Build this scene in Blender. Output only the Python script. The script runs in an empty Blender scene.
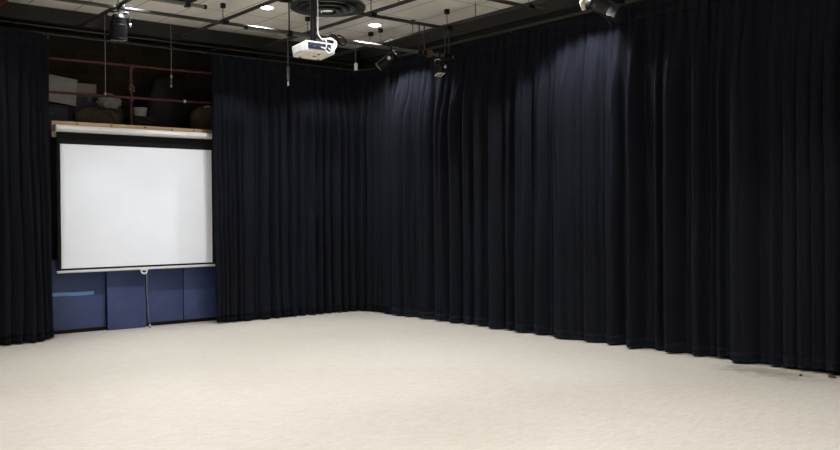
import bpy, bmesh, math, random
from mathutils import Vector, Matrix, noise
random.seed(7)
C = bpy.context.scene.collection
PI = math.pi

# ------------------------------------------------------------------ materials
def mat(name, col, rough=.6, metal=0.0, var=0.0, scale=20.0, spec=.5, bump=0.0, bscale=60.0, sheen=0.0, stretch=None, emit=None):
    m = bpy.data.materials.new(name); m.use_nodes = True
    nt = m.node_tree; N = nt.nodes; L = nt.links
    b = N['Principled BSDF']
    b.inputs['Base Color'].default_value = (*col, 1)
    b.inputs['Roughness'].default_value = rough
    b.inputs['Metallic'].default_value = metal
    b.inputs['Specular IOR Level'].default_value = spec
    if sheen:
        b.inputs['Sheen Weight'].default_value = sheen
        b.inputs['Sheen Roughness'].default_value = .5
        b.inputs['Sheen Tint'].default_value = (.55, .68, 1, 1)
    tc = N.new('ShaderNodeTexCoord'); mp = N.new('ShaderNodeMapping')
    L.new(tc.outputs['Object'], mp.inputs['Vector'])
    if stretch: mp.inputs['Scale'].default_value = stretch
    if var:
        n = N.new('ShaderNodeTexNoise'); n.inputs['Scale'].default_value = scale; n.inputs['Detail'].default_value = 5
        L.new(mp.outputs['Vector'], n.inputs['Vector'])
        r = N.new('ShaderNodeValToRGB')
        r.color_ramp.elements[0].position = .3; r.color_ramp.elements[1].position = .7
        r.color_ramp.elements[0].color = (*[c*(1-var) for c in col], 1)
        r.color_ramp.elements[1].color = (*[min(1, c*(1+var)) for c in col], 1)
        L.new(n.outputs['Fac'], r.inputs['Fac']); L.new(r.outputs['Color'], b.inputs['Base Color'])
    if bump:
        n2 = N.new('ShaderNodeTexNoise'); n2.inputs['Scale'].default_value = bscale; n2.inputs['Detail'].default_value = 3
        L.new(mp.outputs['Vector'], n2.inputs['Vector'])
        bp = N.new('ShaderNodeBump'); bp.inputs['Strength'].default_value = bump; bp.inputs['Distance'].default_value = .004
        L.new(n2.outputs['Fac'], bp.inputs['Height']); L.new(bp.outputs['Normal'], b.inputs['Normal'])
    if emit:
        b.inputs['Emission Color'].default_value = (*emit[0], 1); b.inputs['Emission Strength'].default_value = emit[1]
    return m

M = {}
M['curtain'] = mat('black_wool_serge', (.0215, .0236, .0335), .95, var=.12, scale=35, spec=.08, sheen=.02)
M['hem'] = mat('black_hem_cloth', (.0210, .0230, .0312), .95, var=.1, scale=30, spec=.08, sheen=.02)
M['black_metal'] = mat('black_painted_steel', (.006, .006, .007), .35, var=.25, scale=30, spec=.3)
M['pipe'] = mat('dark_pipe_paint', (.035, .033, .031), .42, var=.3, scale=12, spec=.5)
M['grey_pipe'] = mat('galvanised_pipe', (.16, .155, .15), .38, .55, var=.2, scale=14)
M['red_pipe'] = mat('oxide_red_paint', (.085, .022, .019), .55, var=.3, scale=14)
M['rail'] = mat('track_dark_grey', (.035, .035, .034), .5, .3, var=.2, scale=12)
M['white_plastic'] = mat('white_plastic', (.78, .78, .77), .35, var=.03, scale=10)
M['cream_plastic'] = mat('cream_plastic', (.70, .66, .56), .45, var=.05, scale=12)
M['white_metal'] = mat('white_enamel', (.82, .82, .83), .3, var=.008, scale=8)
M['screen'] = mat('matte_white_screen', (.83, .85, .90), .85, var=.012, scale=3, spec=.2)
M['screen_black'] = mat('screen_black_border', (.008, .008, .010), .7, var=.1, scale=8, spec=.2)
M['chrome'] = mat('polished_metal', (.75, .75, .74), .22, 1.0, var=.08, scale=30)
M['dish_metal'] = mat('dull_green_grey_metal', (.075, .085, .078), .38, .6, var=.25, scale=9)
M['port'] = mat('navy_port_plate', (.03, .04, .085), .4, var=.2, scale=50)
M['cord'] = mat('off_white_cord', (.34, .34, .32), .7, var=.1, scale=40)
M['grey_cord'] = mat('grey_cord', (.16, .16, .16), .6, var=.1, scale=40)
M['copper'] = mat('reddish_clamp', (.13, .055, .045), .45, .3, var=.2, scale=40)
M['light_streak'] = mat('pale_blue_painted_light', (.20, .40, .80), .5, var=.05, scale=20)  # light leaking onto the panel, put into a lighter blue colour
M['foam'] = mat('grey_white_board', (.36, .36, .36), .8, var=.1, scale=9)
M['card'] = mat('grey_cardboard', (.30, .27, .25), .85, var=.12, scale=9)
M['cloth_w'] = mat('greyish_cloth', (.24, .24, .235), .9, var=.2, scale=14, bump=.4, bscale=30)
M['brown_bag'] = mat('brown_canvas', (.065, .050, .031), .85, var=.3, scale=9, bump=.3, bscale=60)
M['black_bag'] = mat('black_nylon', (.010, .010, .011), .7, var=.2, scale=9, bump=.3, bscale=40)
M['blue_crate'] = mat('dark_blue_crate', (.03, .038, .055), .6, var=.2, scale=9)
M['bucket'] = mat('white_tub', (.5, .5, .47), .5, var=.06, scale=12)
M['debris'] = mat('brown_chip', (.06, .035, .02), .8, var=.2, scale=60)
M['lens'] = mat('dark_lens', (.02, .022, .028), .08, var=.1, scale=20)
M['lamp_glow'] = mat('lit_lens', (1, 1, 1), .4, emit=((.97, .98, 1), 32.0))

def wall_mat(name, col, brick=False):
    m = mat(name, col, .85, var=.25, scale=3, spec=.2, bump=.2, bscale=25)
    if brick:
        nt = m.node_tree; N = nt.nodes; L = nt.links; b = N['Principled BSDF']
        tc = N.new('ShaderNodeTexCoord'); mp = N.new('ShaderNodeMapping')
        mp.inputs['Rotation'].default_value = (PI/2, 0, 0)
        L.new(tc.outputs['Object'], mp.inputs['Vector'])
        br = N.new('ShaderNodeTexBrick'); br.inputs['Scale'].default_value = 1.0
        br.inputs['Brick Width'].default_value = .40; br.inputs['Row Height'].default_value = .20; br.inputs['Mortar Size'].default_value = .008
        br.inputs['Color1'].default_value = (*col, 1); br.inputs['Color2'].default_value = (*[c*.75 for c in col], 1)
        br.inputs['Mortar'].default_value = (*[c*1.25 for c in col], 1)
        L.new(mp.outputs['Vector'], br.inputs['Vector']); L.new(br.outputs['Color'], b.inputs['Base Color'])
    return m
M['wall'] = wall_mat('dark_wall_paint', (.018, .019, .018))
M['loft_wall'] = wall_mat('dark_brown_block', (.075, .058, .045), True)
M['pale_wall'] = wall_mat('pale_wall_paint', (.78, .77, .74))
M['trim'] = mat('dark_grey_green_trim', (.018, .020, .016), .6, var=.15, scale=4)
M['kick'] = mat('black_kickboard', (.010, .010, .011), .6, var=.1, scale=8)

def floor_mat():
    m = bpy.data.materials.new('beige_marbled_lino'); m.use_nodes = True
    nt = m.node_tree; N = nt.nodes; L = nt.links; b = N['Principled BSDF']
    tc = N.new('ShaderNodeTexCoord')
    def nz(scale, detail, sx, sy, rot=0, dist=0.0):
        mp = N.new('ShaderNodeMapping'); mp.inputs['Scale'].default_value = (sx, sy, 1); mp.inputs['Rotation'].default_value = (0, 0, rot)
        L.new(tc.outputs['Object'], mp.inputs['Vector'])
        n = N.new('ShaderNodeTexNoise'); n.inputs['Scale'].default_value = scale; n.inputs['Detail'].default_value = detail; n.inputs['Distortion'].default_value = dist
        L.new(mp.outputs['Vector'], n.inputs['Vector']); return n
    def ramp(n, p0, p1, c0, c1):
        r = N.new('ShaderNodeValToRGB'); e = r.color_ramp.elements
        e[0].position = p0; e[1].position = p1; e[0].color = (*c0, 1); e[1].color = (*c1, 1)
        L.new(n.outputs['Fac'], r.inputs['Fac']); return r
    def mix(t, a, bb, fac):
        x = N.new('ShaderNodeMix'); x.data_type = 'RGBA'; x.blend_type = t
        if isinstance(fac, float): x.inputs[0].default_value = fac
        else: L.new(fac, x.inputs[0])
        L.new(a, x.inputs[6])
        if isinstance(bb, tuple): x.inputs[7].default_value = (*bb, 1)
        else: L.new(bb, x.inputs[7])
        return x.outputs[2]
    streak = ramp(nz(7.0, 6, 1.0, 4.0, .62, .6), .34, .68, (.58, .532, .470), (.648, .610, .550))
    fine = ramp(nz(26.0, 4, 1.0, 3.5, .62, .4), .33, .66, (.80, .775, .735), (1, 1, 1))
    patch = ramp(nz(.55, 3, 1, 1), .35, .65, (.93, .92, .90), (1, 1, 1))
    c = mix('MULTIPLY', streak.outputs['Color'], fine.outputs['Color'], .55)
    c = mix('MULTIPLY', c, patch.outputs['Color'], .8)
    # scuffs: sparse dark flecks
    sc = ramp(nz(60.0, 2, 1, 1), .70, .76, (0, 0, 0), (1, 1, 1))
    sp = ramp(nz(2.2, 3, 1, 1), .50, .64, (0, 0, 0), (1, 1, 1))
    mm = N.new('ShaderNodeMath'); mm.operation = 'MULTIPLY'
    L.new(sc.outputs['Color'], mm.inputs[0]); L.new(sp.outputs['Color'], mm.inputs[1])
    mm2 = N.new('ShaderNodeMath'); mm2.operation = 'MULTIPLY'; mm2.inputs[1].default_value = .35
    L.new(mm.outputs[0], mm2.inputs[0])
    c = mix('MIX', c, (.26, .21, .15), mm2.outputs[0])
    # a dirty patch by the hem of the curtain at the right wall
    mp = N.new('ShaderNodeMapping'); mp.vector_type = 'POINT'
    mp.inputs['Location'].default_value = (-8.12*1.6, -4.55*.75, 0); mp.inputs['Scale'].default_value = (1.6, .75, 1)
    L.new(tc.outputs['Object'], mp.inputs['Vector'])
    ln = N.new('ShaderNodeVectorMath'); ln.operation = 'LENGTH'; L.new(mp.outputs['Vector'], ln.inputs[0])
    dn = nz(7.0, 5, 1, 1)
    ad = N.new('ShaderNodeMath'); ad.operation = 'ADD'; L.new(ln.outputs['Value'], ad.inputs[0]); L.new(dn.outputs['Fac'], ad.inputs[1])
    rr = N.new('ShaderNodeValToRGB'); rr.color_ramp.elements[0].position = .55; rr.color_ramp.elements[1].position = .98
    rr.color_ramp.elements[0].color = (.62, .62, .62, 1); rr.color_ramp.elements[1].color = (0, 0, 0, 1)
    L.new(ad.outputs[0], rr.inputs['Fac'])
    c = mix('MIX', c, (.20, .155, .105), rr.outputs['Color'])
    L.new(c, b.inputs['Base Color'])
    b.inputs['Roughness'].default_value = .48; b.inputs['Specular IOR Level'].default_value = .35
    return m
M['floor'] = floor_mat()

def ceiling_mat():
    m = bpy.data.materials.new('beige_ceiling_tiles'); m.use_nodes = True
    nt = m.node_tree; N = nt.nodes; L = nt.links; b = N['Principled BSDF']
    tc = N.new('ShaderNodeTexCoord'); mp = N.new('ShaderNodeMapping')
    mp.inputs['Location'].default_value = (-5.06, -11.1, 0)
    L.new(tc.outputs['Object'], mp.inputs['Vector'])
    br = N.new('ShaderNodeTexBrick'); br.offset = 0.0; br.squash = 1.0
    br.inputs['Scale'].default_value = 1; br.inputs['Brick Width'].default_value = .6; br.inputs['Row Height'].default_value = 1.2
    br.inputs['Mortar Size'].default_value = .009; br.inputs['Mortar Smooth'].default_value = .1
    br.inputs['Color1'].default_value = (.90, .86, .78, 1); br.inputs['Color2'].default_value = (.92, .885, .81, 1); br.inputs['Mortar'].default_value = (.42, .39, .33, 1)
    L.new(mp.outputs['Vector'], br.inputs['Vector'])
    n = N.new('ShaderNodeTexNoise'); n.inputs['Scale'].default_value = 90; n.inputs['Detail'].default_value = 3
    L.new(tc.outputs['Object'], n.inputs['Vector'])
    r = N.new('ShaderNodeValToRGB'); r.color_ramp.elements[0].position = .3; r.color_ramp.elements[1].position = .55
    r.color_ramp.elements[0].color = (.84, .83, .82, 1); r.color_ramp.elements[1].color = (1, 1, 1, 1)
    L.new(n.outputs['Fac'], r.inputs['Fac'])
    x = N.new('ShaderNodeMix'); x.data_type = 'RGBA'; x.blend_type = 'MULTIPLY'; x.inputs[0].default_value = .7
    L.new(br.outputs['Color'], x.inputs[6]); L.new(r.outputs['Color'], x.inputs[7]); L.new(x.outputs[2], b.inputs['Base Color'])
    b.inputs['Roughness'].default_value = .9; b.inputs['Specular IOR Level'].default_value = .15
    return m
M['ceiling'] = ceiling_mat()

def wood_mat():
    m = bpy.data.materials.new('pale_pine'); m.use_nodes = True
    nt = m.node_tree; N = nt.nodes; L = nt.links; b = N['Principled BSDF']
    tc = N.new('ShaderNodeTexCoord'); mp = N.new('ShaderNodeMapping'); mp.inputs['Scale'].default_value = (1, 12, 22)
    L.new(tc.outputs['Object'], mp.inputs['Vector'])
    n = N.new('ShaderNodeTexNoise'); n.inputs['Scale'].default_value = 1.8; n.inputs['Detail'].default_value = 5; n.inputs['Distortion'].default_value = .5
    L.new(mp.outputs['Vector'], n.inputs['Vector'])
    r = N.new('ShaderNodeValToRGB'); e = r.color_ramp.elements
    e[0].position = .3; e[1].position = .72; e[0].color = (.42, .27, .14, 1); e[1].color = (.62, .45, .28, 1)
    L.new(n.outputs['Fac'], r.inputs['Fac']); L.new(r.outputs['Color'], b.inputs['Base Color']); b.inputs['Roughness'].default_value = .6
    return m
M['wood'] = wood_mat()
M['knot'] = mat('wood_knot', (.16, .085, .04), .6, var=.2, scale=60)

def panel_mat():
    m = mat('navy_blue_panel', (.054, .077, .195), .34, var=.10, scale=6, spec=.35, bump=.10, bscale=140)
    return m
M['panel'] = panel_mat()

# ------------------------------------------------------------------ mesh helpers
def obj(name, bm, m, parent=None, smooth=False):
    bmesh.ops.recalc_face_normals(bm, faces=bm.faces[:]) if not smooth == 'keep' else None
    me = bpy.data.meshes.new(name); bm.to_mesh(me); bm.free()
    if isinstance(m, str): m = M[m]
    me.materials.append(m)
    if smooth:
        for p in me.polygons: p.use_smooth = True
        if smooth == 'auto':
            me.set_sharp_from_angle(angle=math.radians(38))
    o = bpy.data.objects.new(name, me); C.objects.link(o)
    if parent: o.parent = parent
    return o

def thing(name, label, cat, loc=(0, 0, 0), rot=(0, 0, 0), group=None):
    o = bpy.data.objects.new(name, None); C.objects.link(o); o.empty_display_size = .1
    o.location = loc; o.rotation_euler = rot
    tag(o, label, cat, group); return o
def tag(o, label, cat, group=None):
    o['label'] = label; o['category'] = cat
    if group: o['group'] = group
    return o
def struct(name, bm, m):
    o = obj(name, bm, m); o['kind'] = 'structure'; return o

def box(bm, x0, x1, y0, y1, z0, z1, bev=0.0, seg=2, mtx=None):
    r = bmesh.ops.create_cube(bm, size=1)
    vs = r['verts']
    for v in vs:
        v.co = Vector((x0+(v.co.x+.5)*(x1-x0), y0+(v.co.y+.5)*(y1-y0), z0+(v.co.z+.5)*(z1-z0)))
    if bev:
        es = list({e for v in vs for e in v.link_edges})
        rr = bmesh.ops.bevel(bm, geom=es, offset=bev, segments=seg, affect='EDGES', profile=.5)
        vs = list({v for f in rr['faces'] for v in f.verts} | {v for v in vs if v.is_valid})
    if mtx is not None: bmesh.ops.transform(bm, matrix=mtx, verts=[v for v in vs if v.is_valid])
    return bm
def B(*a, **k): return box(bmesh.new(), *a, **k)

def tube(bm, pts, r, n=10, cap=True):
    pts = [Vector(p) for p in pts]
    rs = r if isinstance(r, (list, tuple)) else [r]*len(pts)
    rings = []; up = None
    for i, p in enumerate(pts):
        d = (pts[min(i+1, len(pts)-1)]-pts[max(i-1, 0)]).normalized()
        if up is None:
            up = Vector((0, 0, 1)) if abs(d.z) < .9 else Vector((1, 0, 0))
        s = d.cross(up).normalized(); up = s.cross(d).normalized()
        rings.append([bm.verts.new(p+(s*math.cos(2*PI*k/n)+up*math.sin(2*PI*k/n))*rs[i]) for k in range(n)])
    for a, b in zip(rings, rings[1:]):
        for k in range(n): bm.faces.new((a[k], a[(k+1) % n], b[(k+1) % n], b[k]))
    if cap:
        bm.faces.new(rings[0][::-1]); bm.faces.new(rings[-1])
    return bm
def T(pts, r, n=10): return tube(bmesh.new(), pts, r, n)

def lathe(bm, prof, n=28, mtx=None):
    """profile of (radius, z) turned about z"""
    rings = []; vs = []
    for (r, z) in prof:
        if r < 1e-6:
            v = bm.verts.new((0, 0, z)); rings.append([v]); vs.append(v)
        else:
            ring = [bm.verts.new((r*math.cos(2*PI*k/n), r*math.sin(2*PI*k/n), z)) for k in range(n)]
            rings.append(ring); vs += ring
    for a, b in zip(rings, rings[1:]):
        for k in range(n):
            k2 = (k+1) % n
            if len(a) == 1 and len(b) == 1: continue
            if len(a) == 1: bm.faces.new((a[0], b[k], b[k2]))
            elif len(b) == 1: bm.faces.new((a[k], a[k2], b[0]))
            else: bm.faces.new((a[k], a[k2], b[k2], b[k]))
    if mtx is not None: bmesh.ops.transform(bm, matrix=mtx, verts=vs)
    return bm
def LA(prof, n=28, mtx=None): return lathe(bmesh.new(), prof, n, mtx)
def curve(p0, p1, sag, n=14):
    p0 = Vector(p0); p1 = Vector(p1)
    return [p0.lerp(p1, i/n)+Vector((0, 0, -sag*4*(i/n)*(1-i/n))) for i in range(n+1)]
def smooth_pts(ctrl, n=8):
    P = [Vector(c) for c in ctrl]; P = [P[0]*2-P[1]]+P+[P[-1]*2-P[-2]]
    out = []
    for i in range(1, len(P)-2):
        for k in range(n):
            t = k/n; a, b, c, d = P[i-1:i+3]
            out.append(.5*((2*b)+(c-a)*t+(2*a-5*b+4*c-d)*t*t+(3*b-a-3*c+d)*t**3))
    out.append(P[-2]); return out

# ------------------------------------------------------------------ room shell
ZC = 4.44; XR = 8.58; YB = 12.35; XL = -4.0; YF = -4.0
struct('floor', B(XL-.1, XR+.1, YF-.1, 14.1, -.1, 0), 'floor')
struct('ceiling', B(XL-.1, XR+.1, YF-.1, YB+.05, ZC, ZC+.1), 'ceiling')
struct('wall_right', B(XR, XR+.1, YF-.1, 14.1, 0, ZC), 'wall')
struct('wall_left', B(XL-.1, XL, YF-.1, 14.1, 0, ZC), 'pale_wall')
struct('wall_front', B(XL, XR, YF-.1, YF, 0, ZC), 'pale_wall')
bm = bmesh.new()                                   # back wall with the opening of the storage loft
box(bm, XL, XR, YB, YB+.1, 0, 2.80)
box(bm, XL, 2.2, YB, YB+.1, 2.80, ZC)
box(bm, 6.7, XR, YB, YB+.1, 2.80, ZC)
struct('wall_back', bm, 'wall')
struct('trim_1', B(XL, XR, YB-.02, YB+.12, ZC-.20, ZC), 'trim')
struct('trim_2', B(XR-.03, XR, YF, YB-.02, ZC-.20, ZC), 'trim')
struct('wall_loft', B(2.0, 6.9, 13.9, 14.0, 2.7, ZC+.1), 'loft_wall')
struct('wall_loft_left', B(2.0, 2.1, YB+.1, 13.9, 2.7, ZC+.1), 'loft_wall')
struct('wall_loft_right', B(6.8, 6.9, YB+.1, 13.9, 2.7, ZC+.1), 'loft_wall')
struct('floor_loft', B(2.1, 6.8, YB, 13.9, 2.80, 2.88), 'kick')
struct('ceiling_loft', B(2.0, 6.9, YB+.05, 14.0, ZC+.0, ZC+.1), 'wall')
struct('baseboard_back', B(3.0, 6.6, YB-.05, YB, 0, .055), 'kick')

# ------------------------------------------------------------------ blue wall panels behind the screen
PL = [('navy blue wall panel almost hidden behind left curtain', 2.70, 3.44),
      ('navy blue wall panel with painted pale blue streak of light, beside left curtain', 3.45, 4.225),
      ('navy blue wall panel reaching down to floor, left of pull cord', 4.235, 4.785),
      ('navy blue wall panel just right of screen pull cord', 4.815, 5.375),
      ('rightmost navy blue wall panel, partly behind right curtain', 5.385, 5.98)]
for i, (lb, a, b) in enumerate(PL):
    low = i == 2
    r = thing('wall_panel', lb, 'wall panel', ((a+b)/2, YB-.05, .004 if low else .055), (0, 0, 0), 'blue padded panels below the screen')
    w = (b-a)/2; zt = .96
    mt = Matrix.Rotation(math.radians(1.0), 4, 'X') if low else None
    if low:
        bm = B(-w, w, -.085, -.035, 0, zt, bev=.008)
        for v in bm.verts:
            v.co.y -= .03*max(0, 1-v.co.z/1.2)
    else:
        bm = B(-w, w, -.055, 0.0, 0, zt, bev=.008)
    obj('board', bm, 'panel', r, 'auto')
    if i == 1:  # streak of light on the panel, modelled as a thin pale strip
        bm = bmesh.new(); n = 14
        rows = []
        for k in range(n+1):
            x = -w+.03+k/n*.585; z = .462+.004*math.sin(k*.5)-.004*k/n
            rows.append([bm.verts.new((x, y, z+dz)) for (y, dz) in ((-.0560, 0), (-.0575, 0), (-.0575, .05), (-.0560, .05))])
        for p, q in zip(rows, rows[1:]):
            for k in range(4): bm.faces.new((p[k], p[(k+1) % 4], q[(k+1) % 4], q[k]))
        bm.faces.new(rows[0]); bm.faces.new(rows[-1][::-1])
        o = obj('light_strip', bm, 'light_streak', r); o['label'] = 'pale blue streak of light, built as a thin strip'
    if low:
        obj('frame_edge', B(w-.012, w-.002, -.09, -.03, .3, zt-.01), 'kick', r)

# ------------------------------------------------------------------ pine batten and roller screen
t = thing('pine_batten', 'pale pine plank with knots above white roller screen', 'plank', (4.66, 12.16, 2.67))
obj('plank', B(-1.16, 1.16, -.02, .02, 0, .222, bev=.004), 'wood', t, 'auto')
for (x, z) in ((-.83, .192), (-.36, .196), (.12, .20), (.52, .19), (.86, .194)):
    obj('knot', LA([(0, -.0225), (.011, -.0222), (.014, -.019), (0, -.018)], 12, Matrix.Translation((x, 0, z)) @ Matrix.Rotation(PI/2, 4, 'X') @ Matrix.Translation((0, 0, .0425))), 'knot', t)
for x in (-1.02, 1.02):
    obj('back_bracket', B(x-.03, x+.03, .02, .19, .06, .12), 'black_metal', t)

t = thing('projection_screen', 'white roller projection screen pulled down between black curtains', 'projection screen', (4.665, 12.07, 0))
prof = [(-.005, 2.742), (-.05, 2.748), (-.068, 2.77), (-.066, 2.80), (-.045, 2.825), (.0, 2.832), (.055, 2.832), (.06, 2.742)]
bm = bmesh.new(); ends = []
for x in (-1.14, 1.135): ends.append([bm.verts.new((x, y, z)) for y, z in prof])
n = len(prof)
for k in range(n): bm.faces.new((ends[0][k], ends[0][(k+1) % n], ends[1][(k+1) % n], ends[1][k]))
bm.faces.new(ends[0][::-1]); bm.faces.new(ends[1])
obj('roller_case', bm, 'white_metal', t, 'auto')
for x in (-1.145, 1.14):
    obj('end_cap', B(x-.012, x+.012, -.072, .064, 2.738, 2.836, bev=.012), 'white_plastic', t, 'auto')
def sheet(x0, x1, z0, z1, y, thick=.002):
    bm = bmesh.new(); nx = 30; g = []
    for i in range(nx+1):
        x = x0+(x1-x0)*i/nx
        yy = y-.05*max(0, (x-1.02)/.12)**1.5*.5 if x > 1.02 else y
        g.append([bm.verts.new((x, yy-th, z)) for (z, th) in ((z0, 0), (z1, 0), (z1, thick), (z0, thick))])
    for a, b in zip(g, g[1:]):
        for k in range(4): bm.faces.new((a[k], a[(k+1) % 4], b[(k+1) % 4], b[k]))
    bm.faces.new(g[0]); bm.faces.new(g[-1][::-1]); return bm
obj('black_border', sheet(-1.115, 1.16, .875, 2.75, .045), 'screen_black', t, 'auto')
obj('white_surface', sheet(-1.070, 1.112, .900, 2.582, .0425), 'screen', t, 'auto')
obj('bottom_bar', B(-1.135, 1.16, .02, .06, .838, .873, bev=.01), 'white_metal', t, 'auto')
hd = obj('pull_handle', T(smooth_pts([(.02, .035, .845), (.025, .02, .80), (.06, .015, .782), (.095, .02, .80), (.10, .035, .845)], 6), .012, 8), 'white_plastic', t, True)
obj('handle_plate', B(0, .12, .012, .022, .825, .86, bev=.004), 'white_plastic', hd)
t = thing('pull_cord', 'thin grey cord hanging from white screen handle to floor', 'cord', (4.755, 12.085, .0))
obj('cord', T([(0, 0, .785), (.003, .0, .5), (.02, -.01, .2), (.035, -.02, .05)], .0065, 8), 'grey_cord', t, True)
obj('cord_end', LA([(0, 0), (.014, .004), (.017, .03), (.012, .055), (0, .06)], 12, Matrix.Translation((.036, -.021, 0))), 'cord', t, True)

# ------------------------------------------------------------------ curtains
def fold_height(cells, s):
    """outward bulge of the cloth at arc length s; cells = (start, end, depth)"""
    for a, b, A in cells:
        if a <= s <= b:
            u = ((s-a)/(b-a))**(1+.45*math.sin(a*37.0))
            return A*(1-abs(2*u-1)**1.75)
    return -.022
def cells_from(lims, amp, jitter=.25, rnd=None):
    out = []
    for a, b in lims:
        A = min(amp, .80*(b-a))*(1+jitter*(rnd.random()*2-1)); out.append((a, b, A))
    return out
def curtain(name, label, path, lims, z0, z1, seed, amp=.11, ds=.012, bottom=None, top_w=.13, nz=34, lean0=0, lean1=0):
    rnd = random.Random(seed)
    P = [Vector((x, y, 0)) for x, y in path]
    cum = [0]
    for a, b in zip(P, P[1:]): cum.append(cum[-1]+(b-a).length)
    Ltot = cum[-1]
    def at(s):
        s = min(max(s, 0), Ltot)
        for i in range(len(P)-1):
            if s <= cum[i+1] or i == len(P)-2:
                f = (s-cum[i])/(cum[i+1]-cum[i]); return P[i].lerp(P[i+1], f)
    big = cells_from(lims, amp, .25, rnd)
    # gathers under the heading: two or three small pleats to every fold
    fine = []; s = 0
    while s < Ltot:
        w = top_w*(.7+.6*rnd.random()); fine.append((s, s+w, .036+.026*rnd.random())); s += w+.012
    mid = []; s = 0                                       # narrow ripples riding on the folds
    while s < Ltot:
        w = .07+.12*rnd.random(); mid.append((s, s+w, w*(.08+.30*rnd.random()))); s += w+.006
    ncol = int(Ltot/ds)
    bm = bmesh.new(); grid = []
    off = Vector((rnd.random()*50, 0, 0))
    pts = []
    for i in range(ncol+1):
        s = Ltot*i/ncol
        p = at(s); d = (at(s+.06)-at(s-.06)).normalized()
        nrm = Vector((d.y, -d.x, 0))                      # towards the room
        pts.append((s, p, d, nrm))
    for j in range(nz+1):
        v = j/nz
        z = z0+.10*(nz-j)/2 if j > nz-3 else z1+(z0+.10-z1)*((j/(nz-2))**1.1)
        v = min(1, (z1-z)/(z1-z0))
        w = min(1, max(0, (z1-z)/1.15)); w = w*w*(3-2*w)
        row = []
        for (s, p, d, nrm) in pts:
            lean = .030*noise.noise(Vector((s*2.1, z*.55, 3.0))+off)+.018*noise.noise(Vector((s*5, z*.9, 9.0))+off)
            sb = s+lean*(1-.3*v)
            wl = min(1, max(0, w+.35*noise.noise(Vector((s*3.3, z*.4, 1.0))+off)*(1-abs(2*w-1))))
            D = wl*fold_height(big, sb)+(1-wl)*fold_height(fine, s+.5*lean)
            D += fold_height(mid, s+1.6*lean)*(.4+.6*w)
            D *= .55+.45*min(1, (z1-z)/.25) if z1-z < .25 else 1
            zz = z
            if j > nz-4:
                zz += (.012*noise.noise(Vector((s*2.7, 0, 5))+off)+.006*noise.noise(Vector((s*9, 0, 7))+off)+.008)
            if bottom: zz += bottom(s, v)
            q = p+nrm*D
            if lean0: q = q+d*lean0*v*max(0, 1-s/.5)
            if lean1: q = q+d*lean1*v*max(0, 1-(Ltot-s)/.5)
            row.append((q, nrm, zz))
        grid.append(row)
    V = [[bm.verts.new((q.x, q.y, zz)) for (q, n_, zz) in row] for row in grid]
    for a, b in zip(V, V[1:]):
        for k in range(ncol): bm.faces.new((a[k], a[k+1], b[k+1], b[k]))
    bmesh.ops.solidify(bm, geom=bm.faces[:], thickness=.004)
    t = thing(name, label, 'curtain', (P[len(P)//2].x, P[len(P)//2].y, 0), (0, 0, 0), 'black stage curtains along the walls')
    o = obj('drape', bm, 'curtain', t, True); o.matrix_parent_inverse = Matrix.Translation(-t.location)
    # hem band at the foot, heading_tape at the top
    for nm, rows, m in (('hem', [grid[-3], grid[-2], grid[-1]], 'hem'), ('heading_tape', grid[0:3], 'hem')):
        bm = bmesh.new()
        V = [[bm.verts.new((q.x+n_.x*.0022, q.y+n_.y*.0022, zz)) for (q, n_, zz) in row] for row in rows]
        for a, b in zip(V, V[1:]):
            for k in range(ncol): bm.faces.new((a[k], a[k+1], b[k+1], b[k]))
        bmesh.ops.solidify(bm, geom=bm.faces[:], thickness=.0012)
        o = obj(nm, bm, m, t, True); o.matrix_parent_inverse = Matrix.Translation(-t.location)
    return t
def lims_from(cr, gapmap=()):
    """cr: creases in order; an item (a, b) is a wide shadowed recess"""
    out = []; prev = None
    for c in cr:
        a, b = (c if isinstance(c, tuple) else (c-.006, c+.006))
        if prev is not None and a-prev > .02: out.append((prev, a))
        prev = b
    return out

# left curtain: hangs in front of the back wall, its edge beside the screen
xs = [0, .16, .34, .47, .66, .80, .99, 1.12, 1.30, 1.47, (1.55, 1.585), 1.70, 1.84, 1.955, 2.06, (2.125, 2.15), 2.225, 2.28, 2.34]
xs = [.175*k for k in range(10)]+[(1.75+q[0], 1.75+q[1]) if isinstance(q, tuple) else 1.75+q for q in xs]
curtain('stage_curtain', 'black stage curtain left of white projection screen', [(-.60, 11.66), (2.6, 11.66), (3.12, 11.70), (3.29, 11.80), (3.355, 11.90)],
        lims_from(xs), .012, 3.95, 3, amp=.10, lean1=.13)
# back curtain, turns the corner of the track
path = [(5.69, 11.90), (5.72, 11.87), (6.4, 11.91), (7.0, 11.91), (7.6, 11.93)]
for k in range(0, 9):
    a = PI/2*(1-k/8); path.append((8.02+.40*math.cos(a), 11.53+.40*math.sin(a)))
path += [(8.41, 11.25), (8.36, 11.05)]
xs = [0, .08, .145, .225, .30, .38, .47, .69, .76, (.97, .995), 1.14, 1.31, 1.48, 1.63, 1.82, (1.93, 1.95), 2.10, 2.28, 2.42, 2.60, 2.78, 2.95, 3.10, 3.22, 3.34, 3.45]
curtain('stage_curtain', 'black stage curtain right of white screen, rounding room corner', path, lims_from(xs), .012, 3.98, 11, amp=.10, lean0=.04)
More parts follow.
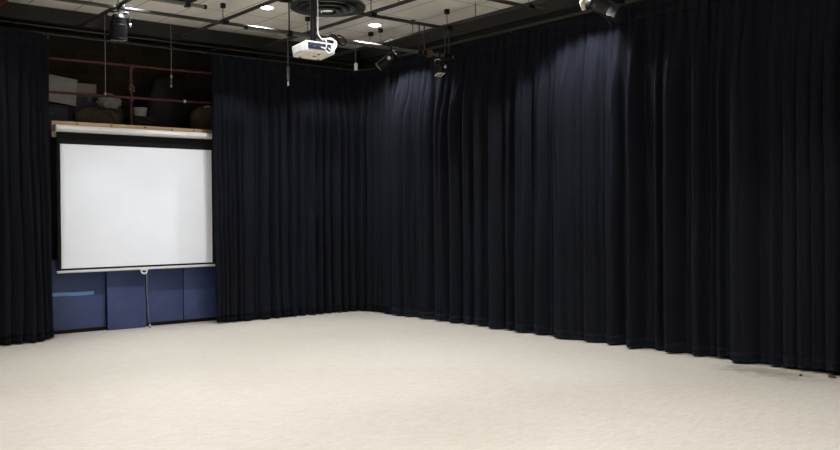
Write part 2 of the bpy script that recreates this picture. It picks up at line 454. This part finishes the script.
# right wall, long curtain
y0 = 11.10
ys = [11.10, 10.95, 10.66, 10.45, 10.296, (10.03, 9.94), 9.688, 9.401, (9.207, 9.10), 8.885, 8.536, 8.362, 8.027, 7.724, 7.585, 7.073, 6.792, (6.566, 6.478), (6.234, 6.109), 5.986, 5.90, (5.721, 5.617), 5.44]
xs = [tuple(y0-q for q in y) if isinstance(y, tuple) else y0-y for y in ys]
curtain('stage_curtain', 'long black stage curtain along right wall, lit bluish near its top', [(8.49, 11.12), (8.49, 9), (8.50, 7), (8.50, 5.415)],
        lims_from(xs), .012, 4.06, 23, amp=.20)
y0 = 5.40
ys = [5.40, (5.36, 5.30), (5.22, 5.14), 4.83, (4.78, 4.72), 4.56, 4.40, 4.25, 4.13, 3.94, 3.7, 3.45, 3.2, 3.0, 2.75, 2.5, 2.25, 2.0, 1.75, 1.5, 1.2, 1.0, .72, .5, .25, 0.0]
xs = [tuple(y0-q for q in y) if isinstance(y, tuple) else y0-y for y in ys]
curtain('stage_curtain', 'dark black stage curtain nearest camera on right wall, hem slightly raised', [(8.48, 5.40), (8.49, 5.0), (8.50, 4.2), (8.50, 0.0)],
        lims_from(xs), .020, 4.06, 31, amp=.20, bottom=lambda s, v: .022*max(0, v-.8)*5*min(1, max(0, (s-.9)/.5)))

# curtain tracks
def track(label, paths, zs, group='curtain tracks'):
    t = thing('curtain_track', label, 'curtain track', (paths[0][0], paths[0][1], zs), (0, 0, 0), group)
    return t
t = thing('curtain_track', 'dark curtain track across back wall above white screen', 'curtain track', (1.1, 11.9, 3.97), (0, 0, 0), 'curtain tracks')
pts = [(-1.75, -.02, .02), (4.7, -.02, .02), (6.3, -.02, .02)]+[(6.92+.40*math.cos(PI/2*(1-k/8)), -.42+.40*math.sin(PI/2*(1-k/8)), .02) for k in range(1, 9)]
bm = bmesh.new(); tube(bm, pts, .011, 8); obj('rail', bm, 'rail', t, 'auto')
obj('upper_rail', T([(-1.75, .0, .115), (7.25, .0, .115)], .011, 8), 'rail', t, 'auto')
for x in (-1.4, .5, 1.9, 3.3, 4.7, 6.1, 7.0):
    obj('wall_bracket', B(x-.012, x+.012, -.03, .435, .09, .12), 'rail', t)
for x in (1.92, 2.0, 2.12, 2.16, 2.20, 2.24, 2.29):
    obj('carrier', B(x-.012, x+.012, -.034, -.006, -.035, .0, bev=.004), 'grey_pipe', t)
t = thing('curtain_track', 'dark curtain track running along right wall above black curtains', 'curtain track', (8.40, 1.9, 4.09), (0, 0, 0), 'curtain tracks')
obj('rail', T([(0, -1.9, 0), (0, 9.3, 0)], .020, 8), 'rail', t, 'auto')
for y in (-1.5, .6, 2.1, 3.6, 5.1, 6.6, 8.1, 9.1):
    obj('wall_bracket', B(-.01, .16, y-.012, y+.012, .005, .03), 'rail', t)

# ------------------------------------------------------------------ pipe grid under the ceiling
ZP = 4.18; PR = .024
GX = [2.74, 3.92, 5.33, 6.65, 7.95]; GY = [10.7, 9.15, 7.59, 6.6]
def hanger(t, x, y):
    obj('hanger_rod', T([(x, y, PR-.005), (x, y, ZC-ZP-.02)], .007, 6), 'grey_pipe', t)
    obj('hanger_bracket', B(x-.028, x+.028, y-.028, y+.028, ZC-ZP-.065, ZC-ZP, bev=.004), 'black_metal', t)
ylab = ['black ceiling pipe across room, nearest to back curtain', 'black ceiling pipe across room, carrying the lower grey lighting bar',
        'black ceiling pipe across room at upper right, meeting right curtain', 'black ceiling pipe across room above the chrome-lit stage lantern']
for y, lb in zip(GY, ylab):
    t = thing('ceiling_pipe', lb, 'pipe', (0, y, ZP), (0, 0, 0), 'lighting grid pipes under the ceiling')
    obj('pipe', T([(-2, 0, 0), (8.25, 0, 0)], PR, 12), 'pipe', t, 'auto')
    for x in GX: hanger(t, x-.03, 0)
    for x in GX:                                        # cross clamps
        obj('cross_clamp', B(x-.045, x+.045, -.04, .04, -.02, .045, bev=.01), 'black_metal', t, 'auto')
xlab = ['dark red ceiling pipe in top left corner', 'black ceiling pipe running to back wall above left stage lantern',
        'black ceiling pipe running to back wall, left of white projector', 'black ceiling pipe running to back wall behind white projector', 'black ceiling pipe running along the right wall above the curtain track']
for i, (x, lb) in enumerate(zip(GX, xlab)):
    t = thing('ceiling_pipe', lb, 'pipe', (x, 0, ZP+.046), (0, 0, 0), 'lighting grid pipes under the ceiling')
    obj('pipe', T([(0, 2.5, 0), (0, 12.33, 0)], .030 if i == 0 else PR, 12), 'red_pipe' if i == 0 else 'pipe', t, 'auto')
    for y in (5.4, 8.6): obj('hanger_rod', T([(0, y, .02), (0, y, ZC-ZP-.046)], .007, 6), 'grey_pipe', t)
    if i == 4:
        for y in (9.95, 11.0, 7.2, 4.2): obj('hanger_bracket', B(-.03, .03, y-.03, y+.03, ZC-ZP-.11, ZC-ZP-.046, bev=.004), 'black_metal', t); obj('hanger_rod', T([(0, y, .02), (0, y, ZC-ZP-.1)], .007, 6), 'grey_pipe', t)

# lower lighting bars, hung on drop rods from the grid
def lower_bar(x0, x1, y, z, drops, label):
    t = thing('lighting_bar', label, 'lighting bar', ((x0+x1)/2, y, z), (0, 0, 0), 'lower lighting bars')
    c = (x0+x1)/2
    obj('bar', T([(x0-c, 0, 0), (x1-c, 0, 0)], .022, 12), 'grey_pipe', t, 'auto')
    for x in (x0, x1): obj('end_cap', LA([(0, -.02), (.026, -.018), (.026, .018), (0, .02)], 14, Matrix.Translation((x-c, 0, 0)) @ Matrix.Rotation(PI/2, 4, 'Y')), 'black_metal', t)
    for x in drops:
        r = obj('drop_rod', T([(x-c, 0, .0), (x-c, 0, ZP-z-PR+.004)], .009, 8), 'rail', t)
        obj('drop_clamp', B(x-c-.03, x-c+.03, -.034, .034, -.034, .036, bev=.008), 'black_metal', r, 'auto')
    return t
lower_bar(4.82, 8.05, 9.15, 3.79, (5.40, 7.42, 7.51, 7.88, 7.95), 'grey lighting bar below the ceiling pipes, passing behind white projector')
lower_bar(1.0, 4.31, 9.15, 3.955, (2.9, 4.1), 'grey lighting bar end in upper left, beyond the left stage lantern')
# reddish clamps and loose socket on the long bar
t = thing('pipe_clamp', 'reddish metal pipe clamp on grey lighting bar near right curtain', 'clamp', (7.60, 9.15, 3.79))
obj('jaw', B(-.035, .035, -.04, .04, -.045, .045, bev=.012), 'copper', t, 'auto')
obj('wing_bolt', T([(0, -.035, -.02), (0, -.075, -.035)], .008, 8), 'chrome', t)
t = thing('cable_coil', 'dark cable loop tied to grey lighting bar behind projector', 'cable', (6.08, 9.15, 3.79))
pts = []
for k in range(60):
    a = k/59*6*PI; pts.append((.03*math.sin(k*.4)+(k-30)*.004, .05*math.cos(a), .01+.055*math.sin(a)))
obj('loop', T(pts, .010, 6), 'black_bag', t, True)

# ------------------------------------------------------------------ stage lanterns
def lantern(label, loc, rz, tilt, L=.30, R=.085, arm=.15, body='black_metal', trim='chrome', doors=False, front=None, plug=True):
    t = thing('stage_lantern', label, 'stage light', loc, (0, 0, rz), 'stage lanterns on the pipes')
    # hook clamp over the pipe
    h = obj('hook_clamp', T([(0, -.034, -.03), (0, -.040, .01), (0, -.022, .036), (0, .016, .038), (0, .038, .01), (0, .034, -.03), (0, .0, -.05)], .011, 8), body, t, True)
    obj('wing_bolt', T([(0, .03, -.03), (0, .085, -.04)], .008, 8), trim, h)
    w = R+.028; zc = -.05-arm
    yk = obj('yoke', T([(-w, 0, zc), (-w, 0, -.085), (-w+.02, 0, -.058), (0, 0, -.052), (w-.02, 0, -.058), (w, 0, -.085), (w, 0, zc)], .010, 8), body, t, 'auto')
    for sx in (-1, 1):
        obj('tilt_knob', LA([(0, -.012), (.022, -.01), (.024, .01), (0, .014)], 14, Matrix.Translation((sx*(w+.008), 0, zc)) @ Matrix.Rotation(sx*PI/2, 4, 'Y')), trim if sx > 0 else 'black_metal', yk)
    X = Matrix.Translation((0, 0, zc)) @ Matrix.Rotation(tilt, 4, 'X')
    a = L*.42; b = -L*.58
    prof = [(0, a), (R*.35, a), (R*.55, a-.012), (R*.80, a-.05), (R*.86, a-.06), (R*.86, a-.075), (R*.80, a-.08), (R*.80, a-.095), (R*.92, a-.10), (R*.92, .0), (R, -.005), (R, b+.03), (R*1.06, b+.026), (R*1.06, b), (R*.9, b), (R*.88, b+.02), (0, b+.02)]
    obj('lamp_body', LA(prof, 26, X), body, t, 'auto')
    obj('lens', LA([(0, b+.012), (R*.5, b+.016), (R*.87, b+.024), (0, b+.026)], 22, X), front or 'lens', t, True)
    obj('colour_frame', LA([(R*.92, b-.004), (R*1.12, b-.004), (R*1.12, b+.006), (R*.92, b+.006), (R*.92, b-.004)], 4, X @ Matrix.Rotation(PI/4, 4, 'Z')), trim, t)
    obj('rear_vent', LA([(R*.45, a+.002), (R*.60, a-.002), (R*.62, a-.02), (R*.45, a-.02)], 20, X), trim, t)
    if doors:
        for k in range(4):
            Y = X @ Matrix.Rotation(k*PI/2, 4, 'Z') @ Matrix.Translation((R*1.02, 0, b)) @ Matrix.Rotation(math.radians(-28), 4, 'Y')
            obj('barn_door', B(-.002, .002, -R*.85, R*.85, -R*1.3, 0, mtx=Y), body, t)
    if plug:
        pe = X @ Vector((0, R*.3, a-.01))
        obj('cable', T(smooth_pts([pe, pe+Vector((.05, .05, .03)), (.09, .05, -.06), (.12, .02, .02), (.16, 0, .03)], 6), .006, 6), 'black_bag', t, True)
    return t
lantern('black stage lantern hanging at top left above the loft opening', (3.89, 10.7, ZP), math.radians(-20), math.radians(6), L=.34, R=.105, arm=.16)
lantern('slim black stage lantern tilted on grey bar right of projector', (6.90, 9.15, 3.79), math.radians(235), math.radians(-52), L=.30, R=.062, arm=.10)
lantern('small black stage lantern with pale front on grey bar end', (7.755, 9.15, 3.79), math.radians(-10), math.radians(-16), L=.22, R=.070, arm=.10, front='cream_plastic', trim='cream_plastic')
lantern('stage lantern with bright metal top at upper right edge of ceiling', (8.02, 6.6, ZP), math.radians(35), math.radians(-62), L=.30, R=.095, arm=.09, doors=True)
# cream socket box beside the right lantern
t = thing('cable_socket', 'cream cable socket hanging left of the upper right lantern', 'socket', (7.72, 6.6, ZP))
obj('socket', LA([(0, -.26), (.025, -.255), (.03, -.18), (.03, -.15), (.012, -.135), (0, -.13)], 14, Matrix.Rotation(math.radians(-18), 4, 'Y')), 'cream_plastic', t, True)
obj('cable', T(smooth_pts([(.045, 0, -.135), (.02, .02, -.05), (0, .03, .02), (0, 0, .035), (0, -.03, .0), (.03, -.02, -.06)], 6), .007, 6), 'black_bag', t, True)

# plug ends hanging at the back
t = thing('hanging_plug', 'white plug end hanging on a wire right of projector', 'plug', (6.375, 9.15, 3.79))
obj('wire', T([(0, 0, 0), (0, 0, -.25)], .004, 6), 'grey_cord', t)
obj('plug', LA([(0, -.345), (.020, -.343), (.022, -.26), (.012, -.25), (0, -.248)], 12), 'white_plastic', t, True)
t = thing('hanging_plug', 'grey cord with pale end hanging before back curtain, left of projector', 'plug', (5.38, 9.15, 3.79))
obj('wire', T([(0, 0, 0), (.0, 0, -.40)], .004, 6), 'grey_cord', t)
obj('plug', LA([(0, -.56), (.016, -.558), (.02, -.42), (.012, -.40), (0, -.398)], 12), 'grey_pipe', t, True)
obj('tip', LA([(0, -.63), (.010, -.628), (.011, -.58), (0, -.555)], 10), 'white_plastic', t, True)

# ------------------------------------------------------------------ projector on its ceiling pole
PX, PY = 4.755, 7.58
t = thing('projector_mount', 'black ceiling pole holding the white projector', 'projector mount', (PX, PY, 3.335))
obj('pole', T([(0, 0, .02), (0, 0, ZC-3.335-.02)], .030, 14), 'black_metal', t, 'auto')
obj('ceiling_plate', LA([(0, ZC-3.335), (.09, ZC-3.335), (.09, ZC-3.35), (.04, ZC-3.375), (0, ZC-3.375)], 20), 'black_metal', t, 'auto')
obj('bracket', B(-.07, .07, -.06, .06, .012, .035, bev=.006), 'black_metal', t, 'auto')
obj('signal_cable', T(smooth_pts([(.043, -.02, ZC-3.335), (.041, -.02, .7), (.044, -.022, .3), (.04, -.03, .12), (.06, -.10, .03)], 8), .0065, 8), 'white_plastic', t, True)
pr = thing('projector', 'white projector hanging from black pole, facing the screen', 'projector', (PX, PY, 3.335), (math.radians(-5), 0, 0))
W, D, Hh = .175, .145, .115
bm = B(-W, W, -D, D, -Hh, 0, bev=.018, seg=3)
for v in bm.verts:
    if v.co.z < -.06: v.co.x *= .97; v.co.y *= .97
bd = obj('body', bm, 'white_plastic', pr, 'auto')
obj('underside', B(-W+.03, W-.03, -D+.03, D-.03, -Hh-.004, -Hh+.004, bev=.002), 'cream_plastic', bd)
for x, y in ((-.11, .09), (.11, .09), (0, -.09)):
    obj('foot', LA([(0, -Hh-.012), (.012, -Hh-.011), (.013, -Hh), (0, -Hh)], 12, Matrix.Translation((x, y, 0))), 'rail', pr)
obj('badge', B(-.02, .02, -.02, .005, -Hh-.006, -Hh-.003), 'rail', bd)
obj('port_panel', B(-W+.02, W-.06, -D-.004, -D+.006, -Hh+.03, -.022, bev=.002), 'port', pr)
for k, (x, w, h) in enumerate(((-.13, .016, .012), (-.09, .022, .014), (-.045, .012, .012), (-.01, .02, .014), (.035, .012, .012), (.075, .022, .014))):
    obj('socket', B(x-w/2, x+w/2, -D-.016, -D-.003, -.062-h/2, -.062+h/2, bev=.002), 'grey_pipe' if k % 2 else 'rail', pr)
obj('side_vent', B(-W-.002, -W+.006, -.07, .08, -.085, -.03), 'white_plastic', pr)
obj('lens_ring', LA([(.03, 0), (.045, 0), (.045, .03), (.03, .034), (.03, 0)], 20, Matrix.Translation((-.08, D-.005, -.055)) @ Matrix.Rotation(-PI/2, 4, 'X')), 'rail', pr, 'auto')
obj('lens', LA([(0, .022), (.02, .02), (.031, .01), (0, .008)], 18, Matrix.Translation((-.08, D-.005, -.055)) @ Matrix.Rotation(-PI/2, 4, 'X')), 'lens', pr, True)
for pts in ([(.07, -D-.01, -.06), (.10, -D-.06, -.10), (.12, -D-.07, -.03), (.10, -D-.05, .03), (.05, -.11, .04)],
            [(.03, -D-.01, -.06), (.05, -D-.06, -.13), (.12, -D-.08, -.07), (.15, -D-.05, .00), (.12, -D-.01, .03), (.05, -.10, .045)],
            [(-.01, -D-.01, -.06), (.02, -D-.05, -.08), (.03, -D-.05, .0), (.05, -.12, .03), (.06, -.09, .05)]):
    obj('cable', T(smooth_pts(pts, 7), .006, 7), 'white_plastic', pr, True)

# ------------------------------------------------------------------ round ceiling diffuser
t = thing('ceiling_diffuser', 'large round dark metal ceiling diffuser behind projector pole', 'ceiling diffuser', (5.60, 8.60, ZC))
obj('duct_neck', LA([(.15, 0), (.15, -.32), (.17, -.34), (.165, -.0)], 40), 'dish_metal', t, 'auto')
obj('outer_ring', LA([(.14, -.32), (.36, -.34), (.42, -.365), (.445, -.40), (.44, -.425), (.41, -.42), (.34, -.375), (.14, -.35), (.14, -.32)], 48), 'dish_metal', t, 'auto')
for r, z in ((.34, -.385), (.26, -.41), (.18, -.435)):
    obj('inner_ring', LA([(r-.09, z+.045), (r-.03, z+.022), (r, z-.03), (r-.008, z-.04), (r-.04, z-.005), (r-.09, z+.033), (r-.09, z+.045)], 40), 'dish_metal', t, 'auto')
obj('centre_cone', LA([(0, -.35), (.06, -.39), (.10, -.465), (.085, -.48), (0, -.485)], 30), 'chrome', t, 'auto')
for k in range(4):
    a = k*PI/2+.4
    obj('strut', T([(.05*math.cos(a), .05*math.sin(a), -.365), (.36*math.cos(a), .36*math.sin(a), -.365)], .008, 6), 'rail', t)

# dark ceiling grille, top left
t = thing('ceiling_grille', 'square dark ventilation grille in ceiling at top left', 'vent', (4.65, 10.7, ZC))
obj('frame', B(-.30, .30, -.30, .30, -.012, .0, bev=.003), 'rail', t)
for k in range(9): obj('slat', B(-.27, .27, -.25+k*.06, -.232+k*.06, -.024, -.010), 'kick', t)

# ------------------------------------------------------------------ downlights (fixtures with the lamps in them)
spots = []
for r, y in enumerate((10.53, 6.86, 3.20, -.46)):
    for k in range(6):
        x = 7.69-1.82*k
        if x > XL+.5 and not (r == 0 and k >= 4) and not (r == 2 and k == 0): spots.append((x, y))
lab = {(0, 0): 'round lit ceiling downlight right of projector', (0, 1): 'round lit ceiling downlight left of projector'}
proto = None; idx = 0
for (x, y) in spots:
    if proto is None:
        proto = r0 = thing('downlight', '', 'downlight', (x, y, ZC), (0, 0, 0), 'recessed ceiling downlights')
        obj('trim_ring', LA([(.085, .0), (.115, 0.0), (.113, -.008), (.088, -.010), (.085, .0)], 30), 'white_metal', r0, 'auto')
        obj('lit_lens', LA([(0, -.030), (.045, -.026), (.075, -.016), (.085, -.002), (0, -.002)], 30), 'lamp_glow', r0, 'auto')
        o = r0
    else:
        o = proto.copy(); C.objects.link(o); o.location = (x, y, ZC)
        for ch in proto.children:
            c = ch.copy(); C.objects.link(c); c.parent = o
    if abs(y-10.53) < .01 and abs(x-7.69) < .01: o['label'] = 'round lit ceiling downlight right of projector, above grey bar'
    elif abs(y-10.53) < .01 and abs(x-5.87) < .01: o['label'] = 'round lit ceiling downlight left of projector pole'
    else: o['label'] = 'recessed lit ceiling downlight further out over the hall floor'
    ld = bpy.data.lights.new('downlight_lamp', 'SPOT'); ld.energy = 300*(1.5 if (y > 6 and x > 7) else (1.3 if x > 5 else .85) if y > 10 else 1.0); ld.spot_size = math.radians(115 if x > 7 else 110); ld.spot_blend = .28
    ld.shadow_soft_size = .09; ld.color = (.955, .98, 1)
    lo = bpy.data.objects.new('downlight_lamp', ld); C.objects.link(lo); lo.location = (x, y, ZC-.045)

# the projector is on: a blank white picture on the screen (beam limited to the picture by its own rectangular gate)
pl = bpy.data.lights.new('projector_beam', 'SPOT'); pl.energy = 290; pl.spot_size = math.radians(80); pl.spot_blend = 0; pl.shadow_soft_size = .02; pl.color = (.93, .96, 1)
po = bpy.data.objects.new('projector_beam', pl); C.objects.link(po)
LXp, LYp, LZp = PX-.08, PY+D+.035, 3.262
po.location = (LXp, LYp, LZp); po.rotation_euler = (PI/2, 0, 0)
pl.use_nodes = True; nt = pl.node_tree; N = nt.nodes; L = nt.links
tc = N.new('ShaderNodeTexCoord'); sx = N.new('ShaderNodeSeparateXYZ'); L.new(tc.outputs['Normal'], sx.inputs[0])
def mth(op, a, b):
    n = N.new('ShaderNodeMath'); n.operation = op
    for i, v in enumerate((a, b)):
        if isinstance(v, (int, float)): n.inputs[i].default_value = v
        else: L.new(v, n.inputs[i])
    return n.outputs[0]
az = mth('ABSOLUTE', sx.outputs['Z'], 0); u = mth('DIVIDE', sx.outputs['X'], az); v = mth('DIVIDE', sx.outputs['Y'], az)
dy = 12.11-LYp
U0, U1, V0, V1 = (3.61-LXp)/dy, (5.70-LXp)/dy, (.905-LZp)/dy, (2.575-LZp)/dy
mk = mth('MULTIPLY', mth('MULTIPLY', mth('GREATER_THAN', u, U0), mth('LESS_THAN', u, U1)), mth('MULTIPLY', mth('GREATER_THAN', v, V0), mth('LESS_THAN', v, V1)))
em = N['Emission']; L.new(mk, em.inputs['Strength'])

# ------------------------------------------------------------------ storage loft
t = thing('guard_rail', 'dark red pipe guard rail across the storage loft', 'railing', (4.7, 12.41, 2.88))
obj('top_rail', T([(-2.4, 0, .885), (1.9, 0, .91)], .019, 10), 'red_pipe', t, 'auto')
obj('lower_rail', T([(-2.4, 0, .415), (1.9, 0, .455)], .019, 10), 'red_pipe', t, 'auto')
for x in (-2.2, 0, 1.75):
    po = obj('post', T([(x, .035, 0), (x, .035, 1.02 if x else .93)], .024, 10), 'red_pipe', t, 'auto')
    for z in (.43, .89): obj('pipe_coupler', B(x-.035, x+.035, -.03, .07, z-.03, z+.03, bev=.008), 'red_pipe', po, 'auto')
for z in (.55, .60):
    obj('wire_tie', T([(-.05, .02, z), (0, -.0, z+.03), (.05, .02, z-.02)], .006, 6), 'grey_cord', t)
obj('white_tie', LA([(0, -.02), (.024, -.018), (.024, .018), (0, .02)], 12, Matrix.Translation((.80, 0, .447)) @ Matrix.Rotation(PI/2, 4, 'Y')), 'white_plastic', t)
for (x, z0, lb, knots) in ((4.27, 3.33, 'white cord hanging before the loft, left of red post', (3.33,)), (5.24, 3.52, 'white knotted cord hanging before the loft, right of red post', (3.66, 3.52))):
    t = thing('rigging_line', lb, 'cord', (x, 12.28, z0), (0, 0, 0), 'cords hanging before the loft')
    obj('cord', T([(0, 0, 0), (.004, 0, .5), (0, 0, ZC-z0)], .0042, 8), 'cord', t, True)
    for z in knots: obj('knot', LA([(0, -.03), (.014, -.02), (.018, 0), (.012, .02), (0, .028)], 10, Matrix.Translation((0, 0, z-z0))), 'cord', t, True)

def lump(sx, sy, sz, seed, amp=.18, f=2.0):
    bm = bmesh.new(); bmesh.ops.create_icosphere(bm, subdivisions=4, radius=1)
    for v in bm.verts:
        d = v.co.normalized(); k = 1+amp*noise.noise(d*f+Vector((seed, 0, 0)))+amp*.4*noise.noise(d*f*3+Vector((0, seed, 0)))
        c = d*k
        c = Vector((math.copysign(abs(c.x)**.75, c.x), math.copysign(abs(c.y)**.75, c.y), c.z))
        v.co = Vector((c.x*sx, c.y*sy, max(0, (c.z+.8)/1.8)*sz))
    return bm
ZL = 2.88
# dark blue crate and board leaning on it
t = thing('storage_crate', 'dark blue storage crate in loft below leaning white board', 'crate', (3.62, 12.86, ZL))
obj('tub', B(-.27, .27, -.17, .2, 0, .26, bev=.02), 'blue_crate', t, 'auto')
obj('lid', B(-.285, .285, -.18, .21, .26, .29, bev=.01), 'blue_crate', t, 'auto')
obj('handle', T(smooth_pts([(-.06, -.17, .17), (-.05, -.20, .16), (.05, -.20, .16), (.06, -.17, .17)], 5), .01, 6), 'grey_cord', t, True)
t = thing('display_board', 'grey white board leaning tilted behind the loft rail', 'board', (3.68, 12.80, ZL+.345), (math.radians(-9), math.radians(7), 0))
obj('board', B(-.42, .345, -.012, .012, .02, .395, bev=.004), 'foam', t, 'auto')
obj('edge_strip', B(-.42, .352, -.015, .015, .0, .02), 'foam', t)
# crate stack with small box on top
t = thing('storage_chest', 'dark chest in loft under the small grey cardboard box', 'chest', (4.26, 13.10, ZL))
obj('case', B(-.30, .30, -.17, .2, 0, .44, bev=.015), 'blue_crate', t, 'auto')
obj('lid', B(-.31, .31, -.18, .21, .44, .49, bev=.012), 'blue_crate', t, 'auto')
obj('latch', B(-.03, .03, -.19, -.165, .40, .47), 'grey_pipe', t)
t = thing('cardboard_box', 'small grey cardboard box beside leaning board in loft', 'box', (4.235, 13.04, ZL+.492), (0, 0, math.radians(-6)))
obj('carton', B(-.15, .14, -.10, .12, 0.001, .17, bev=.004), 'card', t, 'auto')
obj('flap', B(.135, .205, -.10, .12, .02, .024, mtx=Matrix.Translation((.055, 0, .12)) @ Matrix.Rotation(math.radians(52), 4, 'Y')), 'card', t)
t = thing('duffel_bag', 'long brown bag lying behind the pine plank', 'bag', (4.28, 12.64, ZL))
obj('bag', lump(.34, .13, .28, 4, .08), 'brown_bag', t, True)
obj('strap', T(smooth_pts([(-.2, -.12, .10), (-.12, -.15, .2), (0, -.12, .31), (.12, -.15, .2), (.2, -.12, .10)], 6), .012, 6), 'brown_bag', t, True)
t = thing('cloth_bundle', 'crumpled greyish white cloth on brown bag in loft', 'cloth', (4.45, 12.64, ZL+.285))
obj('cloth', lump(.15, .11, .20, 9, .45, 2.8), 'cloth_w', t, True)
t = thing('sack', 'dark brown sack slumped left of red post in loft', 'sack', (4.72, 13.22, ZL))
obj('sack', lump(.13, .18, .40, 15, .15), 'brown_bag', t, True)
obj('tie', T([(-.05, -.05, .38), (.0, -.09, .40), (.05, -.05, .38)], .012, 6), 'cord', t)
t = thing('equipment_case', 'black case under white tub, right of red post', 'case', (5.02, 12.86, ZL))
obj('case', B(-.18, .12, -.15, .2, 0, .22, bev=.015), 'black_bag', t, 'auto')
obj('handle', T(smooth_pts([(-.06, -.15, .13), (-.05, -.18, .12), (.05, -.18, .12), (.06, -.15, .13)], 5), .009, 6), 'rail', t, True)
t = thing('plastic_tub', 'white plastic tub standing right of red post in loft', 'tub', (4.97, 12.80, ZL+.22))
obj('tub', LA([(0, 0), (.085, 0), (.098, .11), (.104, .115), (.104, .128), (.094, .128), (.08, .01), (0, .01)], 24), 'bucket', t, 'auto')
obj('handle', T(smooth_pts([(.10, 0, .11), (.13, -.03, .07), (.15, -.05, .02), (.13, -.07, .01)], 5), .006, 6), 'rail', t, True)
t = thing('garment_bag', 'big black bag piled high in right half of loft', 'bag', (5.50, 13.22, ZL))
obj('bag', lump(.36, .24, .94, 21, .16, 1.7), 'black_bag', t, True)
obj('zip', T(smooth_pts([(-.05, -.285, .12), (-.02, -.30, .35), (.02, -.27, .6), (.03, -.18, .82)], 6), .008, 6), 'rail', t, True)
t = thing('sack', 'dim brown sack at right end of loft beside curtain', 'sack', (5.98, 12.70, ZL))
obj('sack', lump(.25, .15, .42, 33, .15), 'brown_bag', t, True)
obj('tie', T([(-.06, -.06, .41), (.0, -.10, .43), (.06, -.06, .41)], .012, 6), 'cord', t)

# ------------------------------------------------------------------ small debris at the foot of the right curtain
for (x, y, s, rz, lb) in ((8.17, 4.22, .022, .4, 'small brown chip on floor by right curtain hem'), (8.30, 3.98, .03, 1.3, 'dark scrap on floor at lower right edge beside curtain')):
    t = thing('wood_chip', lb, 'wood chip', (x, y, 0), (0, 0, rz))
    bm = bmesh.new(); bmesh.ops.create_icosphere(bm, subdivisions=2, radius=1)
    for v in bm.verts:
        k = 1+.3*noise.noise(v.co*2+Vector((x, y, 0))); v.co = Vector((v.co.x*s*1.6*k, v.co.y*s*.8*k, max(0, v.co.z*k+.6)*s*.5))
    obj('chip', bm, 'debris', t)

# ------------------------------------------------------------------ world, camera, view
w = bpy.data.worlds.new('world'); bpy.context.scene.world = w; w.use_nodes = True
w.node_tree.nodes['Background'].inputs['Color'].default_value = (.02, .02, .02, 1)
w.node_tree.nodes['Background'].inputs['Strength'].default_value = .0
cd = bpy.data.cameras.new('camera'); cam = bpy.data.objects.new('camera', cd); C.objects.link(cam)
R = Vector((.77705146, -.62939363, -.00739428)); U = Vector((.01363043, .00508116, .99989419)); F = Vector((.62928947, .77707003, -.01252723))
mw = Matrix((R, U, -F)).transposed().to_4x4(); mw.translation = (0, 0, 1.6)
cam.matrix_world = mw
cd.sensor_width = 36; cd.lens = 868.128/840*36; cd.clip_start = .05; cd.clip_end = 100
sc = bpy.context.scene; sc.camera = cam
sc.view_settings.view_transform = 'Standard'; sc.view_settings.look = 'None'; sc.view_settings.gamma = 1; sc.view_settings.use_curve_mapping = False
sc.view_settings.exposure = -0.66
sc.cycles.max_bounces = 10; sc.cycles.diffuse_bounces = 6
